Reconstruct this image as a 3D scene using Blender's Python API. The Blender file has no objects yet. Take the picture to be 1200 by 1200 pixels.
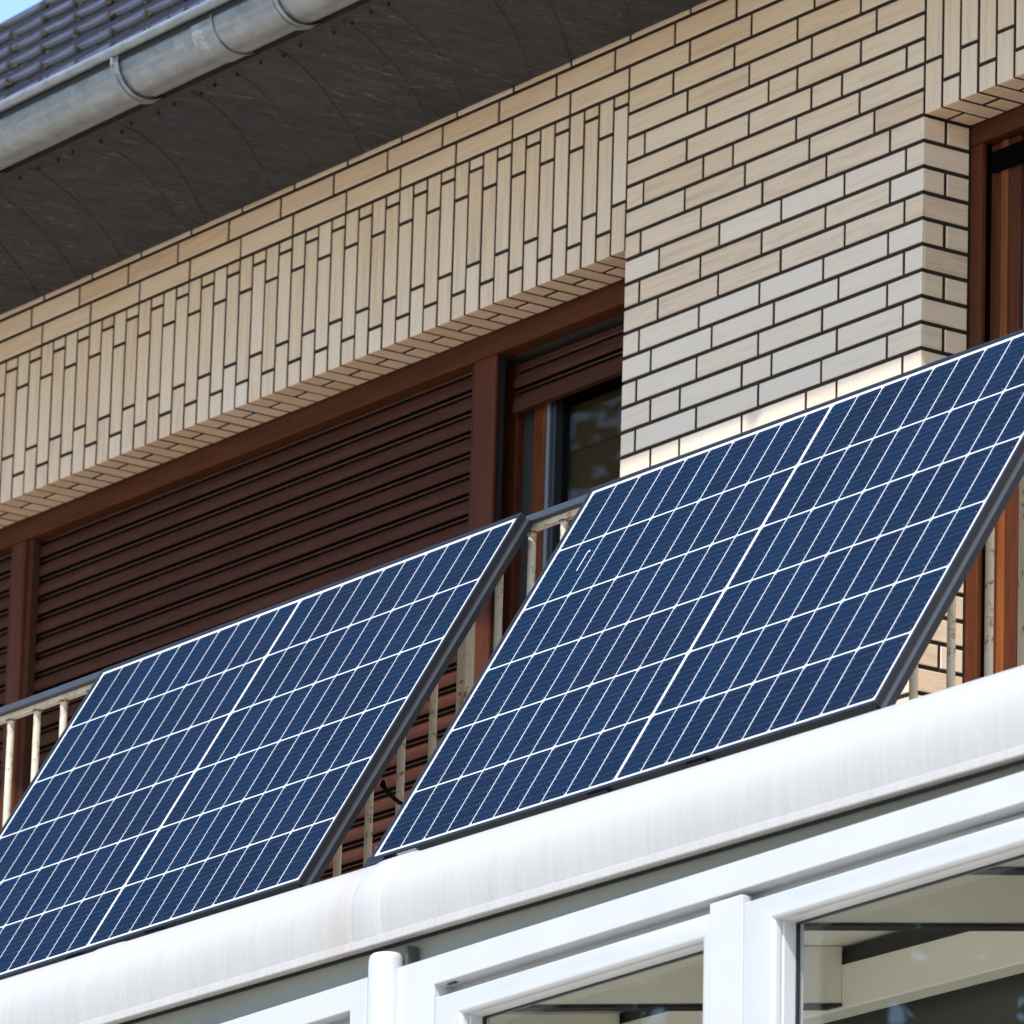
import bpy, math, random
import numpy as np
from mathutils import Vector, Matrix
R = math.radians
random.seed(7)
S = bpy.context.scene
COL = S.collection

# ------------------------------------------------------------------ camera
YAW, PITCH, ROLL = 0.9708024, 0.2768441, 0.0295533
cam_d = bpy.data.cameras.new('camera')
cam = bpy.data.objects.new('camera', cam_d); COL.objects.link(cam)
fwd = Vector((-math.sin(YAW)*math.cos(PITCH), math.cos(YAW)*math.cos(PITCH), math.sin(PITCH)))
rt = Vector((math.cos(YAW), math.sin(YAW), 0)); up = rt.cross(fwd)
c_, s_ = math.cos(ROLL), math.sin(ROLL)
r2 = c_*rt + s_*up; u2 = -s_*rt + c_*up
CAM = Vector((14.19088585, -10.01637595, -6.01413566))
M4 = Matrix((r2, u2, -fwd)).transposed().to_4x4(); M4.translation = CAM
cam.matrix_world = M4
cam_d.sensor_width = 36; cam_d.sensor_fit = 'HORIZONTAL'
cam_d.lens = 8807.405/1200*36
cam_d.clip_start = .1; cam_d.clip_end = 3000
cam_d.dof.use_dof = True
cam_d.dof.focus_distance = 16.0
cam_d.dof.aperture_fstop = 13
S.camera = cam

# ------------------------------------------------------------------ light
SUNV = Vector((0.62, -1.0, 1.54)).normalized()
w = bpy.data.worlds.new('World'); S.world = w; w.use_nodes = True
nt = w.node_tree; nt.nodes.clear()
sky = nt.nodes.new('ShaderNodeTexSky'); sky.sky_type = 'NISHITA'; sky.sun_disc = False
sky.sun_elevation = math.asin(SUNV.z); sky.sun_rotation = math.atan2(SUNV.x, SUNV.y)
sky.altitude = 400; sky.air_density = 1.0; sky.dust_density = 0.3; sky.ozone_density = 2.2
bg = nt.nodes.new('ShaderNodeBackground'); bg.inputs[1].default_value = .145
wo = nt.nodes.new('ShaderNodeOutputWorld')
nt.links.new(sky.outputs[0], bg.inputs[0]); nt.links.new(bg.outputs[0], wo.inputs[0])
sd = bpy.data.lights.new('sun', 'SUN'); sd.energy = 2.4; sd.angle = R(.9); sd.color = (1, .95, .87)
so = bpy.data.objects.new('sun', sd); COL.objects.link(so)
so.rotation_euler = SUNV.to_track_quat('Z', 'Y').to_euler(); so.location = (5, -12, 14)
S.view_settings.view_transform = 'Standard'; S.view_settings.look = 'None'
S.view_settings.exposure = 1.22; S.view_settings.gamma = 1
S.cycles.max_bounces = 10; S.cycles.diffuse_bounces = 5; S.cycles.glossy_bounces = 5
S.cycles.transparent_max_bounces = 12

# ------------------------------------------------------------------ helpers
class MB:
    def __init__(s): s.v = []; s.f = []; s.uv = []; s.t = []; s.mi = []
    def face(s, pts, uvs=None, t=0., mi=0):
        n = len(s.v); s.v += [tuple(p) for p in pts]; s.f.append(tuple(range(n, n+len(pts))))
        s.uv += list(uvs) if uvs is not None else [(0, 0)]*len(pts); s.t += [t]*len(pts); s.mi.append(mi)
    def box(s, x0, x1, y0, y1, z0, z1, t=0., mi=0):
        s.obox(Vector((x0, y0, z0)), Vector((x1-x0, 0, 0)), Vector((0, y1-y0, 0)), Vector((0, 0, z1-z0)), t, mi)
    def obox(s, o, a, b, c, t=0., mi=0):
        # a, b, c right handed edge vectors; uv: metres along the longest edge as u
        P = lambda i, j, k: o+a*i+b*j+c*k
        if a.cross(b).dot(c) < 0: a, b = b, a
        P = lambda i, j, k: o+a*i+b*j+c*k
        L = [a.length, b.length, c.length]; m = L.index(max(L))
        for q, (d1, d2) in [([(0,0,0),(0,1,0),(1,1,0),(1,0,0)], (0,1)), ([(0,0,1),(1,0,1),(1,1,1),(0,1,1)], (0,1)),
                  ([(0,0,0),(1,0,0),(1,0,1),(0,0,1)], (0,2)), ([(0,1,0),(0,1,1),(1,1,1),(1,1,0)], (0,2)),
                  ([(0,0,0),(0,0,1),(0,1,1),(0,1,0)], (1,2)), ([(1,0,0),(1,1,0),(1,1,1),(1,0,1)], (1,2))]:
            if m == d2: d1, d2 = d2, d1
            off = hash((round(o.x,3), round(o.y,3), round(o.z,3))) % 97*.37
            s.face([P(*k) for k in q], [(k[d1]*L[d1]+off, k[d2]*L[d2]+off) for k in q], t, mi)
    def tile(s, o, U, V, N, w_, h, th, ch=.0016, t=0.):
        """a facing tile: o = lower corner of the front face, U along the length, V across, N outwards"""
        off = random.random()*50; off2 = random.random()*50
        jig = random.uniform(-.0007, .0007)
        o = o+N*jig
        a = [(0,0),(w_,0),(w_,h),(0,h)]; b = [(ch,ch),(w_-ch,ch),(w_-ch,h-ch),(ch,h-ch)]
        F = lambda p, d: o+U*p[0]+V*p[1]+N*d
        uv = lambda p: (p[0]+off, p[1]+off2)
        s.face([F(p, 0) for p in b], [uv(p) for p in b], t)
        for i in range(4):
            j = (i+1) % 4
            s.face([F(a[i], -ch*.8), F(a[j], -ch*.8), F(b[j], 0), F(b[i], 0)], [uv(a[i]), uv(a[j]), uv(b[j]), uv(b[i])], t)
            s.face([F(a[i], -th), F(a[j], -th), F(a[j], -ch*.8), F(a[i], -ch*.8)], [uv(a[i]), uv(a[j]), uv(a[j]), uv(a[i])], t)
    def extr(s, prof, x0, x1, closed=False, caps=False, axis='x', t=0., nseg=1):
        """profile of (y,z) points swept along x"""
        n = len(prof); L = [0]
        for i in range(1, n): L.append(L[-1]+math.dist(prof[i-1], prof[i]))
        for k in range(nseg):
            xa = x0+(x1-x0)*k/nseg; xb = x0+(x1-x0)*(k+1)/nseg
            for i in range(n if closed else n-1):
                j = (i+1) % n
                p, q = prof[i], prof[j]; lj = L[j] if j else L[-1]+.01
                s.face([(xa, *p), (xb, *p), (xb, *q), (xa, *q)], [(xa, L[i]), (xb, L[i]), (xb, lj), (xa, lj)], t)
        if caps:
            s.face([(x0, *p) for p in prof]); s.face([(x1, *p) for p in reversed(prof)])
    def tube(s, pts, r, n=10, caps=True, ry=None):
        pts = [Vector(p) for p in pts]; rings = []
        prevn = None
        for i, p in enumerate(pts):
            d = (pts[min(i+1, len(pts)-1)]-pts[max(i-1, 0)]).normalized()
            a = Vector((0, 0, 1)) if abs(d.z) < .9 else Vector((1, 0, 0))
            if prevn is not None: a = prevn
            u = (a-d*a.dot(d)).normalized(); v = d.cross(u); prevn = u
            rr = r[i] if isinstance(r, (list, tuple)) else r
            rings.append([p+u*math.cos(2*math.pi*k/n)*rr+v*math.sin(2*math.pi*k/n)*(ry or rr) for k in range(n)])
        L = 0
        for i in range(len(pts)-1):
            L2 = L+(pts[i+1]-pts[i]).length
            for k in range(n):
                m = (k+1) % n; c = 2*math.pi*(r if not isinstance(r, (list, tuple)) else r[i])/n
                s.face([rings[i][k], rings[i][m], rings[i+1][m], rings[i+1][k]], [(L, k*c), (L, (k+1)*c), (L2, (k+1)*c), (L2, k*c)])
            L = L2
        if caps: s.face(list(reversed(rings[0]))); s.face(rings[-1])
    def build(s, name, mats, parent=None, smooth=False, bevel=0, loc=None):
        me = bpy.data.meshes.new(name); me.from_pydata(s.v, [], s.f)
        uvl = me.uv_layers.new(name='UVMap'); uvl.data.foreach_set('uv', np.array(s.uv, dtype=np.float32).ravel())
        at = me.attributes.new('tint', 'FLOAT', 'CORNER'); at.data.foreach_set('value', np.array(s.t, dtype=np.float32))
        for m in (mats if isinstance(mats, (list, tuple)) else [mats]): me.materials.append(m)
        me.polygons.foreach_set('material_index', s.mi)
        import bmesh
        bm = bmesh.new(); bm.from_mesh(me); bmesh.ops.remove_doubles(bm, verts=bm.verts, dist=1e-5)
        bmesh.ops.recalc_face_normals(bm, faces=bm.faces); bm.to_mesh(me); bm.free()
        if smooth:
            me.polygons.foreach_set('use_smooth', [True]*len(me.polygons))
            me.set_sharp_from_angle(angle=R(35))
        me.update()
        o = bpy.data.objects.new(name, me); COL.objects.link(o); o.parent = parent
        if bevel:
            b = o.modifiers.new('bevel', 'BEVEL'); b.width = bevel; b.segments = 2; b.limit_method = 'ANGLE'
        return o

def tag(o, label=None, cat=None, group=None, kind=None):
    if label: o['label'] = label
    if cat: o['category'] = cat
    if group: o['group'] = group
    if kind: o['kind'] = kind
    return o
def thing(name, label, cat, loc=(0, 0, 0), rz=0, group=None):
    o = bpy.data.objects.new(name, None); COL.objects.link(o); o.location = loc; o.rotation_euler = (0, 0, rz)
    o.empty_display_size = .2
    return tag(o, label, cat, group)

# ------------------------------------------------------------------ materials
class NM:
    def __init__(s, name):
        s.m = bpy.data.materials.new(name); s.m.use_nodes = True; s.t = s.m.node_tree
        s.b = s.t.nodes['Principled BSDF']; s.o = s.t.nodes['Material Output']
    def n(s, ty, **k):
        x = s.t.nodes.new(ty)
        for a, v in k.items():
            if a.startswith('i_'): x.inputs[int(a[2:]) if a[2:].isdigit() else a[2:]].default_value = v
            else: setattr(x, a, v)
        return x
    def l(s, a, b): s.t.links.new(a, b)
    def coord(s, kind='Object', scale=(1, 1, 1), rot=(0, 0, 0)):
        c = s.n('ShaderNodeTexCoord'); m = s.n('ShaderNodeMapping'); m.inputs['Scale'].default_value = scale
        m.inputs['Rotation'].default_value = rot
        s.l(c.outputs[kind], m.inputs[0]); return m.outputs[0]
    def noise(s, vec, scale, detail=4, rough=.55, dist=0):
        x = s.n('ShaderNodeTexNoise'); x.inputs['Scale'].default_value = scale; x.inputs['Detail'].default_value = detail
        x.inputs['Roughness'].default_value = rough; x.inputs['Distortion'].default_value = dist
        s.l(vec, x.inputs['Vector']); return x.outputs['Fac']
    def ramp(s, fac, stops, interp='LINEAR'):
        x = s.n('ShaderNodeValToRGB'); x.color_ramp.interpolation = interp; e = x.color_ramp.elements
        while len(e) < len(stops): e.new(.5)
        for i, (p, c) in enumerate(stops):
            e[i].position = p; e[i].color = (*c, 1) if isinstance(c, tuple) else (c, c, c, 1)
        s.l(fac, x.inputs[0]); return x.outputs[0]
    def mix(s, fac, a, b, mode='MIX'):
        x = s.n('ShaderNodeMix', data_type='RGBA', blend_type=mode)
        for i, v in ((0, fac), (6, a), (7, b)):
            if isinstance(v, (int, float)): x.inputs[i].default_value = v
            elif isinstance(v, tuple): x.inputs[i].default_value = (*v, 1)
            else: s.l(v, x.inputs[i])
        return x.outputs[2]
    def math(s, op, a, b=None, c=None):
        x = s.n('ShaderNodeMath', operation=op)
        for i, v in enumerate((a, b, c)):
            if v is None: continue
            if isinstance(v, (int, float)): x.inputs[i].default_value = v
            else: s.l(v, x.inputs[i])
        return x.outputs[0]
    def bump(s, h, strength=.2, dist=.01):
        x = s.n('ShaderNodeBump'); x.inputs['Strength'].default_value = strength; x.inputs['Distance'].default_value = dist
        s.l(h, x.inputs['Height']); s.l(x.outputs[0], s.b.inputs['Normal']); return x
    def set(s, **k):
        for a, v in k.items():
            i = s.b.inputs[a.replace('_', ' ')]
            if isinstance(v, tuple): i.default_value = (*v, 1)
            elif isinstance(v, (int, float)): i.default_value = v
            else: s.l(v, i)
        return s.m
    def attr(s, name='tint'):
        return s.n('ShaderNodeAttribute', attribute_name=name).outputs['Fac']

def mat_tile():
    k = NM('glazed_facing_tile')
    uv = k.coord('UV', (1.6, 22, 1)); n1 = k.noise(uv, 3.2, 6, .6, .4)
    uv2 = k.coord('UV', (1, 1, 1)); n2 = k.noise(uv2, 7, 3)
    t = k.attr()
    base = k.ramp(t, [(0, (.72, .49, .30)), (.35, (.83, .60, .40)), (.7, (.87, .665, .475)), (1, (.87, .74, .60))])
    amount = k.math('MULTIPLY', k.ramp(n1, [(.46, 0.), (.72, 1.)]), k.math('SUBTRACT', 1.05, t))
    c = k.mix(k.math('MULTIPLY', amount, .6), base, (.40, .285, .175))
    # fine combed lines
    uv3 = k.coord('UV', (2, 420, 1)); n3 = k.noise(uv3, 1, 2)
    c = k.mix(k.math('MULTIPLY', n3, .12), c, (.45, .36, .27))
    sp = k.noise(k.coord('UV', (60, 60, 1)), 4, 2)
    c = k.mix(k.ramp(sp, [(.74, 0.), (.78, .6)]), c, (.2, .14, .1))
    k.bump(k.math('ADD', n2, k.math('MULTIPLY', n3, .15)), .12, .004)
    return k.set(Base_Color=c, Roughness=k.ramp(n1, [(.3, .30), (.8, .5)]), Specular_IOR_Level=.5)
def mat_mortar():
    k = NM('dark_mortar'); n = k.noise(k.coord(), 60, 5)
    k.bump(n, .5, .003)
    return k.set(Base_Color=k.ramp(n, [(.3, (.012, .0075, .005)), (.7, (.030, .019, .012))]), Roughness=.95)
def mat_slate():
    k = NM('natural_slate')
    v = k.coord('Object', (3, 1, 1), (0, 0, R(-50))); v2 = k.coord('Object')
    n1 = k.noise(v, 9, 8, .62, .6); n2 = k.noise(v2, 3.5, 5, .6); n3 = k.noise(k.coord('Object', (2.6, 1, 1), (0, 0, R(-50))), 15, 9, .72, 1.4)
    c = k.ramp(n1, [(.40, (.0025, .0035, .006)), (.5, (.007, .0095, .0155)), (.60, (.024, .030, .046))])
    c = k.mix(k.ramp(n3, [(.57, 0.), (.68, .9)]), c, (.20, .235, .29))
    c = k.mix(k.ramp(n2, [(.5, 0.), (.7, .35)]), c, (.024, .031, .044))
    c = k.mix(k.math('MULTIPLY', k.attr(), .5), c, (.009, .0125, .019))
    k.bump(k.math('ADD', n1, n3), .9, .012)
    return k.set(Base_Color=c, Roughness=k.ramp(n2, [(.3, .42), (.7, .62)]))
def mat_wood(name, dark, mid, rough=.3, coat=.25, vert=False, spec=.12):
    k = NM(name); v = k.coord('Object', (14, 14, .9) if vert else (.9, 14, 14))
    n1 = k.noise(v, 3, 6, .6, .8); n2 = k.noise(k.coord(), 5, 3)
    c = k.mix(k.ramp(n1, [(.3, 0.), (.7, 1.)]), dark, mid)
    c = k.mix(k.ramp(n2, [(.55, 0.), (.75, .35)]), c, tuple(x*.55 for x in dark))
    k.bump(n1, .12, .002)
    return k.set(Base_Color=c, Roughness=rough, Coat_Weight=coat, Coat_Roughness=.18, Specular_IOR_Level=spec)
def mat_zinc():
    k = NM('galvanised_zinc'); n = k.noise(k.coord('Object', (1, 2, 2)), 16, 7, .65, .5); n2 = k.noise(k.coord(), 4, 4)
    c = k.ramp(n, [(.3, (.23, .25, .265)), (.55, (.31, .33, .34)), (.8, (.42, .43, .43))])
    c = k.mix(k.ramp(n2, [(.55, 0.), (.8, .4)]), c, (.24, .22, .19))
    k.bump(n, .1, .003)
    return k.set(Base_Color=c, Metallic=.5, Roughness=k.ramp(n, [(.3, .34), (.8, .52)]))
def mat_rooftile():
    k = NM('dark_clay_roof_tile'); n = k.noise(k.coord(), 14, 5); n2 = k.noise(k.coord(), 50, 4, .7)
    c = k.ramp(n, [(.3, (.035, .036, .05)), (.7, (.06, .06, .078))])
    c = k.mix(k.ramp(n2, [(.6, 0.), (.72, .7)]), c, (.13, .12, .09)); c = k.mix(k.math('MULTIPLY', k.math('GREATER_THAN', k.attr(), 1.5), .75), c, (.22, .205, .19))
    return k.set(Base_Color=c, Roughness=.42)
def mat_moss():
    k = NM('dry_moss'); n = k.noise(k.coord(), 90, 4)
    return k.set(Base_Color=k.ramp(n, [(.35, (.02, .016, .01)), (.6, (.055, .038, .018)), (.75, (.13, .095, .05))]), Roughness=1.)
def mat_plain(name, col, rough=.5, metal=0, spec=.5, coat=0, nz=.0, ns=8):
    k = NM(name)
    if nz:
        n = k.noise(k.coord(), ns, 5); c = k.mix(k.ramp(n, [(.35, 0.), (.75, 1.)]), col, tuple(max(0, x*(1-nz)) for x in col))
        k.bump(n, .05, .002)
    else: c = col
    return k.set(Base_Color=c, Roughness=rough, Metallic=metal, Specular_IOR_Level=spec, Coat_Weight=coat)
def mat_upvc_gutter():
    k = NM('white_gutter_plastic')
    uv = k.coord('UV', (34, 2.2, 1)); n = k.noise(uv, 1.5, 7, .7, .3)
    uv2 = k.coord('UV', (1, 1, 1)); n2 = k.noise(uv2, 2.3, 4)
    sx = k.n('ShaderNodeSeparateXYZ'); c0 = k.n('ShaderNodeTexCoord'); k.l(c0.outputs['UV'], sx.inputs[0])
    # runs of grime that gather towards the drip edge
    low = k.ramp(k.math('MULTIPLY', sx.outputs[1], 3.6), [(.25, .05), (.9, 1.)])
    g = k.math('MULTIPLY', k.ramp(n, [(.42, 0.), (.75, 1.)]), low)
    c = k.mix(k.math('MULTIPLY', g, .45), (.475, .458, .438), (.30, .275, .25))
    c = k.mix(k.ramp(n2, [(.45, 0.), (.8, .25)]), c, (.435, .415, .39))
    # rusty-brown run marks beside the joint
    d = k.math('ABSOLUTE', k.math('SUBTRACT', sx.outputs[0], 1.885))
    st = k.math('MULTIPLY', k.ramp(k.math('MULTIPLY', d, 9), [(0, 1.), (.8, 0.)]), k.ramp(n, [(.2, .2), (.6, 1.)]))
    c = k.mix(k.math('MULTIPLY', st, .5), c, (.42, .33, .28))
    return k.set(Base_Color=c, Roughness=.42)
def mat_upvc():
    k = NM('white_window_plastic'); n = k.noise(k.coord(), 7, 4)
    return k.set(Base_Color=k.ramp(n, [(.35, (.53, .535, .535)), (.75, (.50, .503, .50))]), Roughness=.25)
def mat_rail(name, paint, rust_amount):
    k = NM(name); n = k.noise(k.coord(), 38, 6, .68, .3); n2 = k.noise(k.coord('Object', (1, 1, .3)), 14, 4)
    c = k.mix(k.ramp(n2, [(.35, 0.), (.7, .6)]), paint, tuple(x*.72 for x in paint))
    c = k.mix(k.ramp(n, [(rust_amount, 0.), (rust_amount+.09, 1.)]), c, (.23, .10, .035))
    k.bump(n, .3, .002)
    return k.set(Base_Color=c, Roughness=.55)
def mat_cell():
    k = NM('blue_silicon_cell'); n = k.noise(k.coord('UV'), 3, 3)
    t = k.attr()
    c = k.mix(t, (.0007, .0062, .0210), (.0016, .0102, .0325))
    c = k.mix(k.ramp(n, [(.4, 0.), (.8, .35)]), c, (.003, .0155, .047))
    # fine screen-printed fingers running across the cell
    sx = k.n('ShaderNodeSeparateXYZ'); c0 = k.n('ShaderNodeTexCoord'); k.l(c0.outputs['UV'], sx.inputs[0])
    fr = k.math('FRACT', k.math('MULTIPLY', sx.outputs[0], 220.))
    c = k.mix(k.math('MULTIPLY', k.math('LESS_THAN', fr, .12), .18), c, (.35, .42, .55))
    d = k.noise(k.coord('Object'), 300, 2)
    c = k.mix(k.ramp(d, [(.77, 0.), (.8, .35)]), c, (.45, .5, .55))
    c = k.mix(k.ramp(k.noise(k.coord('Object', (1, 1.6, 1)), 1.1, 3), [(.35, 0.), (.7, .45)]), c, (.004, .020, .055))
    return k.set(Base_Color=c, Roughness=.4, Metallic=.0, Specular_IOR_Level=.0, Coat_Weight=.09, Coat_Roughness=.1, Coat_IOR=1.3)
def mat_coated(name, col, rough=.3, m=0.):
    k = NM(name)
    return k.set(Base_Color=col, Roughness=rough, Metallic=m, Specular_IOR_Level=.0, Coat_Weight=.09, Coat_Roughness=.1, Coat_IOR=1.3)
def mat_glass(name, tint=(1, 1, 1), ior=1.5, rough=.0):
    k = NM(name); k.t.nodes.remove(k.b)
    fr = k.n('ShaderNodeFresnel'); ge = k.n('ShaderNodeNewGeometry'); k.l(k.math('ADD', ior, k.math('MULTIPLY', ge.outputs['Backfacing'], 1/ior-ior)), fr.inputs[0])
    tr = k.n('ShaderNodeBsdfTransparent'); tr.inputs[0].default_value = (*tint, 1)
    gl = k.n('ShaderNodeBsdfGlossy'); gl.inputs['Roughness'].default_value = rough; gl.inputs['Color'].default_value = (.9, .95, 1, 1)
    mx = k.n('ShaderNodeMixShader'); k.l(fr.outputs[0], mx.inputs[0]); k.l(tr.outputs[0], mx.inputs[1]); k.l(gl.outputs[0], mx.inputs[2])
    k.l(mx.outputs[0], k.o.inputs[0]); return k.m
def mat_ground(name, a, b, sc=6):
    k = NM(name); n = k.noise(k.coord(), sc, 8, .6); n2 = k.noise(k.coord(), .6, 4)
    c = k.mix(k.ramp(n, [(.35, 0.), (.65, 1.)]), a, b); c = k.mix(k.ramp(n2, [(.4, 0.), (.6, .4)]), c, tuple(x*.7 for x in a))
    k.bump(n, .4, .02)
    return k.set(Base_Color=c, Roughness=.95)

M = dict(tile=mat_tile(), mortar=mat_mortar(), slate=mat_slate(), zinc=mat_zinc(), roof=mat_rooftile(), moss=mat_moss(),
    beam=mat_wood('mahogany_stain', (.056, .016, .006), (.10, .031, .011), .5, .0),
    post=mat_wood('mahogany_stain_upright', (.062, .0145, .0055), (.108, .030, .011), .5, .0, True),
    door=mat_wood('orange_varnish', (.13, .032, .008), (.25, .075, .018), .34, .1, True),
    door_dim=mat_wood('shaded_orange_varnish', (.085, .020, .006), (.15, .042, .012), .4, .0, True),  # orange varnish darkened, the shade on the stile put into the colour
    slat=mat_wood('brown_shutter_slat', (.046, .016, .009), (.078, .027, .015), .6, .0, spec=.08),
    slatlip=mat_plain('shutter_slat_hook', (.075, .034, .022), .4),
    white_g=mat_upvc_gutter(), white=mat_upvc(), rail=mat_rail('flaking_cream_paint', (.64, .56, .43), .55),
    railtop=mat_rail('weathered_grey_handrail', (.042, .050, .062), .72),
    cell=mat_cell(), back=mat_coated('white_backsheet', (.60, .62, .66), .4), bus=mat_coated('silver_busbar', (.045, .08, .15), .35, .0),
    pad=mat_coated('silver_solder_pad', (.42, .45, .5), .4, .0),
    frame=mat_plain('black_anodised_aluminium', (.012, .012, .015), .42, .2, nz=.3), groove=mat_plain('grey_aluminium_web', (.11, .12, .135), .4, .4),
    sticker=mat_plain('white_sticker', (.7, .7, .7), .5), galv=mat_plain('bright_screw_steel', (.45, .46, .48), .3, .9, nz=.3, ns=40),
    void=mat_plain('unlit_gaps_and_cable', (.003, .002, .002), 1., spec=0), black=mat_plain('black_rubber_and_shade', (.012, .012, .013), .5), seal=mat_plain('grey_seal', (.14, .15, .16), .5),  # void: shade painted into slat and door gaps, plus the cable's own black
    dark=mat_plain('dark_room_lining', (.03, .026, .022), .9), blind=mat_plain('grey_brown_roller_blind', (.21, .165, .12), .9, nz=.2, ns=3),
    glass=mat_glass('clear_window_glass', (.97, .985, .975), 1.4), dglass=mat_glass('tinted_door_glass', (.66, .64, .58), 1.22),
    recess=mat_plain('shade_grey_fascia', (.26, .27, .24), .3, nz=.15, ns=2),  # recess: white plastic toned grey-green, its shade put into the colour
    cream=mat_plain('cream_aluminium', (.88, .85, .76), .4, nz=.05, ns=3), slab=mat_plain('painted_concrete', (.56, .48, .40), .85, nz=.15),
    cream2=mat_plain('cream_bounce_wall', (.85, .81, .72), .8, nz=.05),
    grey=mat_plain('dark_grey_wall', (.07, .075, .065), .5, nz=.4, ns=3),
    leaf=mat_plain('reflection_tree_leaf', (.075, .095, .028), .7, nz=.5, ns=2),
    grass=mat_ground('lawn', (.06, .085, .03), (.12, .13, .05)), paving=mat_ground('beige_paving', (.54, .46, .375), (.66, .57, .47), 9),
    floor=mat_plain('light_floor_tile', (.82, .78, .70), .5, nz=.1))

# ------------------------------------------------------------------ ground
GZ = -7.6
g = MB(); g.box(-400, 400, -400, 400, GZ-.3, GZ); tag(g.build('ground', M['grass']), kind='structure')
g = MB(); g.box(-9, 12, -3.3, -1.8, GZ, -5.25); tag(g.build('terrace', M['paving']), kind='structure')
g = MB(); g.box(-60, 60, -26, -3.3, GZ-.2, GZ+.004); tag(g.build('bounce_paving', M['paving']), kind='structure')  # unseen paving, added wide and beige for its warm bounce light

# trees added behind the camera, unseen, to darken the sky reflected in the panes
rt_ = random.Random(3); fm = MB()
for i in range(14):
    cx, cy, cz = -46+i*2.6+rt_.uniform(-.8, .8), -21+rt_.uniform(-3, 2), 4.0+rt_.uniform(-2, 1.6)
    fm.tube([(cx, cy, GZ), (cx+.1, cy, cz-1), (cx+.3, cy+.2, cz+2)], [.28, .2, .07], 6)
    cl = [(Vector((cx+rt_.gauss(0, 1.3), cy+rt_.gauss(0, 1.3), cz+1+rt_.gauss(0, 4.2))), rt_.uniform(.7, 1.3)) for _ in range(40)]
    for k in range(4200):
        c0, r0 = cl[k % 40]; p = c0+Vector((rt_.gauss(0, .5), rt_.gauss(0, .5), rt_.gauss(0, .5)))*r0
        e1 = Vector((rt_.uniform(-1, 1), rt_.uniform(-1, 1), rt_.uniform(-1, 1))).normalized()*.15; e2 = e1.orthogonal().normalized()*.11
        fm.face([p-e1, p+e2, p+e1, p-e2])
tag(fm.build('reflection_trees', M['leaf']), kind='stuff')
# ------------------------------------------------------------------ brick house
P = .0625; J = .0052      # course height, half joint
XC = 1.1805; HL = .41; HR = .375; D = .1364
XL, XR = -6.6, 5.4
house = thing('brick_house', 'house with glazed cream facing tiles, slate eaves and brown window frames behind the balcony', 'house', (0, 0, 0))
X, Y, Z = Vector((1, 0, 0)), Vector((0, 1, 0)), Vector((0, 0, 1))
NF = -Y
def rtint():
    r = random.random()
    return min(1, max(0, random.gauss(.48, .13)))
# mortar body
mb = MB(); q = .0032
for (x0, x1, z0, z1) in [(XL, XR, 0, .7), (0+J, XC-q, -3.4+.55, 0), (XL, J-.001, -HL+.0012, 0), (XC-q+.001, XR, -HR+.0012, 0)]:
    mb.box(x0, x1, q, .42 if z0 == 0 else (.30 if x1 - x0 < 1.3 else .42), z0, z1)
mb.box(-6.6, -5.2, q, .30, -2.85, -HL+.0011)
mb.box(2.9, XR, q, .30, -2.85, -HR+.0011)
mb.box(-6.6, 5.4, q, .35, GZ, -2.812)
mb.build('mortar_wall', M['mortar'], house)
# horizontal courses
tb = MB()
def course(zn, x0, x1, joints, corner=None, facing=0):
    """zn = row number (0 = first row below the soldier top)"""
    z0 = -(zn+1)*P; js = [x0]+[j for j in joints if x0+.02 < j < x1-.02]+[x1]
    for a, b in zip(js[:-1], js[1:]):
        aa = a+(0 if a == x0 and x0 != XL else J); bb = b-(0 if b == x1 else J)
        t = rtint()
        if random.random() < (zn-6)/6: t = .62+t*.35  # lower rows whiter: the brighter light there is painted into the tint
        elif 3 < zn: t *= .8
        tb.tile(Vector((aa, 0, z0+J)), X, Z, NF, bb-aa, P-2*J, .012, t=t)
top1 = [.1875-.25*i for i in range(-22, 29)]; top2 = [0-.25*i for i in range(-22, 28)]
course(-2, XL, XR, sorted(top1)); course(-1, XL, XR, sorted(top2))
course(-3, XL, XR, sorted(top2)); course(-4, XL, XR, sorted(top1))
rows = {0: [.184, .433, .685, .932], 1: [.245, .495, .743, .994], 2: [.072, .323, .574, .688, .935], 3: [.246, .497, .744, .863, 1.11],
 4: [.071, .316, .436, .687, .933], 5: [.243, .486, .740, .991], 6: [.064, .311, .557, .808, 1.052], 7: [.143, .388, .634, .88, 1.114],
 8: [.063, .313, .558, .808, 1.055], 9: [.142, .387, .635, .884, 1.111], 10: [.068, .312, .554, .803, 1.051], 11: [.119, .366, .612, .863, 1.111],
 12: [.061, .307, .553, .802, 1.05], 13: [.121, .241, .489, .607, .86, 1.111], 14: [.061, .309, .556, .802, 1.052], 15: [.126, .243, .493, .744, .862, 1.111]}
for n in range(0, 45):
    js = rows.get(n) or ([.062, .309, .555, .803, 1.052] if n % 2 == 0 else [.122, .368, .614, .863, 1.111])
    course(n, 0+.0035, XC if n >= 6 else XC-J, js)
    z0 = -(n+1)*P
    t = rtint()
    if n >= 6:      # reveal of the right-hand opening
        if n % 2 == 0:
            tb.tile(Vector((XC, .0035, z0+J)), Y, Z, X, .0585, P-2*J, .012, t=t); tb.tile(Vector((XC, .0715, z0+J)), Y, Z, X, .0625, P-2*J, .012, t=rtint())
        else: tb.tile(Vector((XC, .0035, z0+J)), Y, Z, X, .1305, P-2*J, .012, t=t)
    if n >= 6.6:    # reveal of the left-hand opening
        tb.tile(Vector((.0, .134, z0+J)), -Y, Z, -X, .1305, P-2*J, .012, t=t)
for n in range(6, 45):
    course(n, 2.9, XR, [2.9+.06+.25*i+(.125 if n % 2 else 0) for i in range(12)])
    course(n, XL, -5.2, [-6.5+.06+.25*i+(.125 if n % 2 else 0) for i in range(12)])
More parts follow.
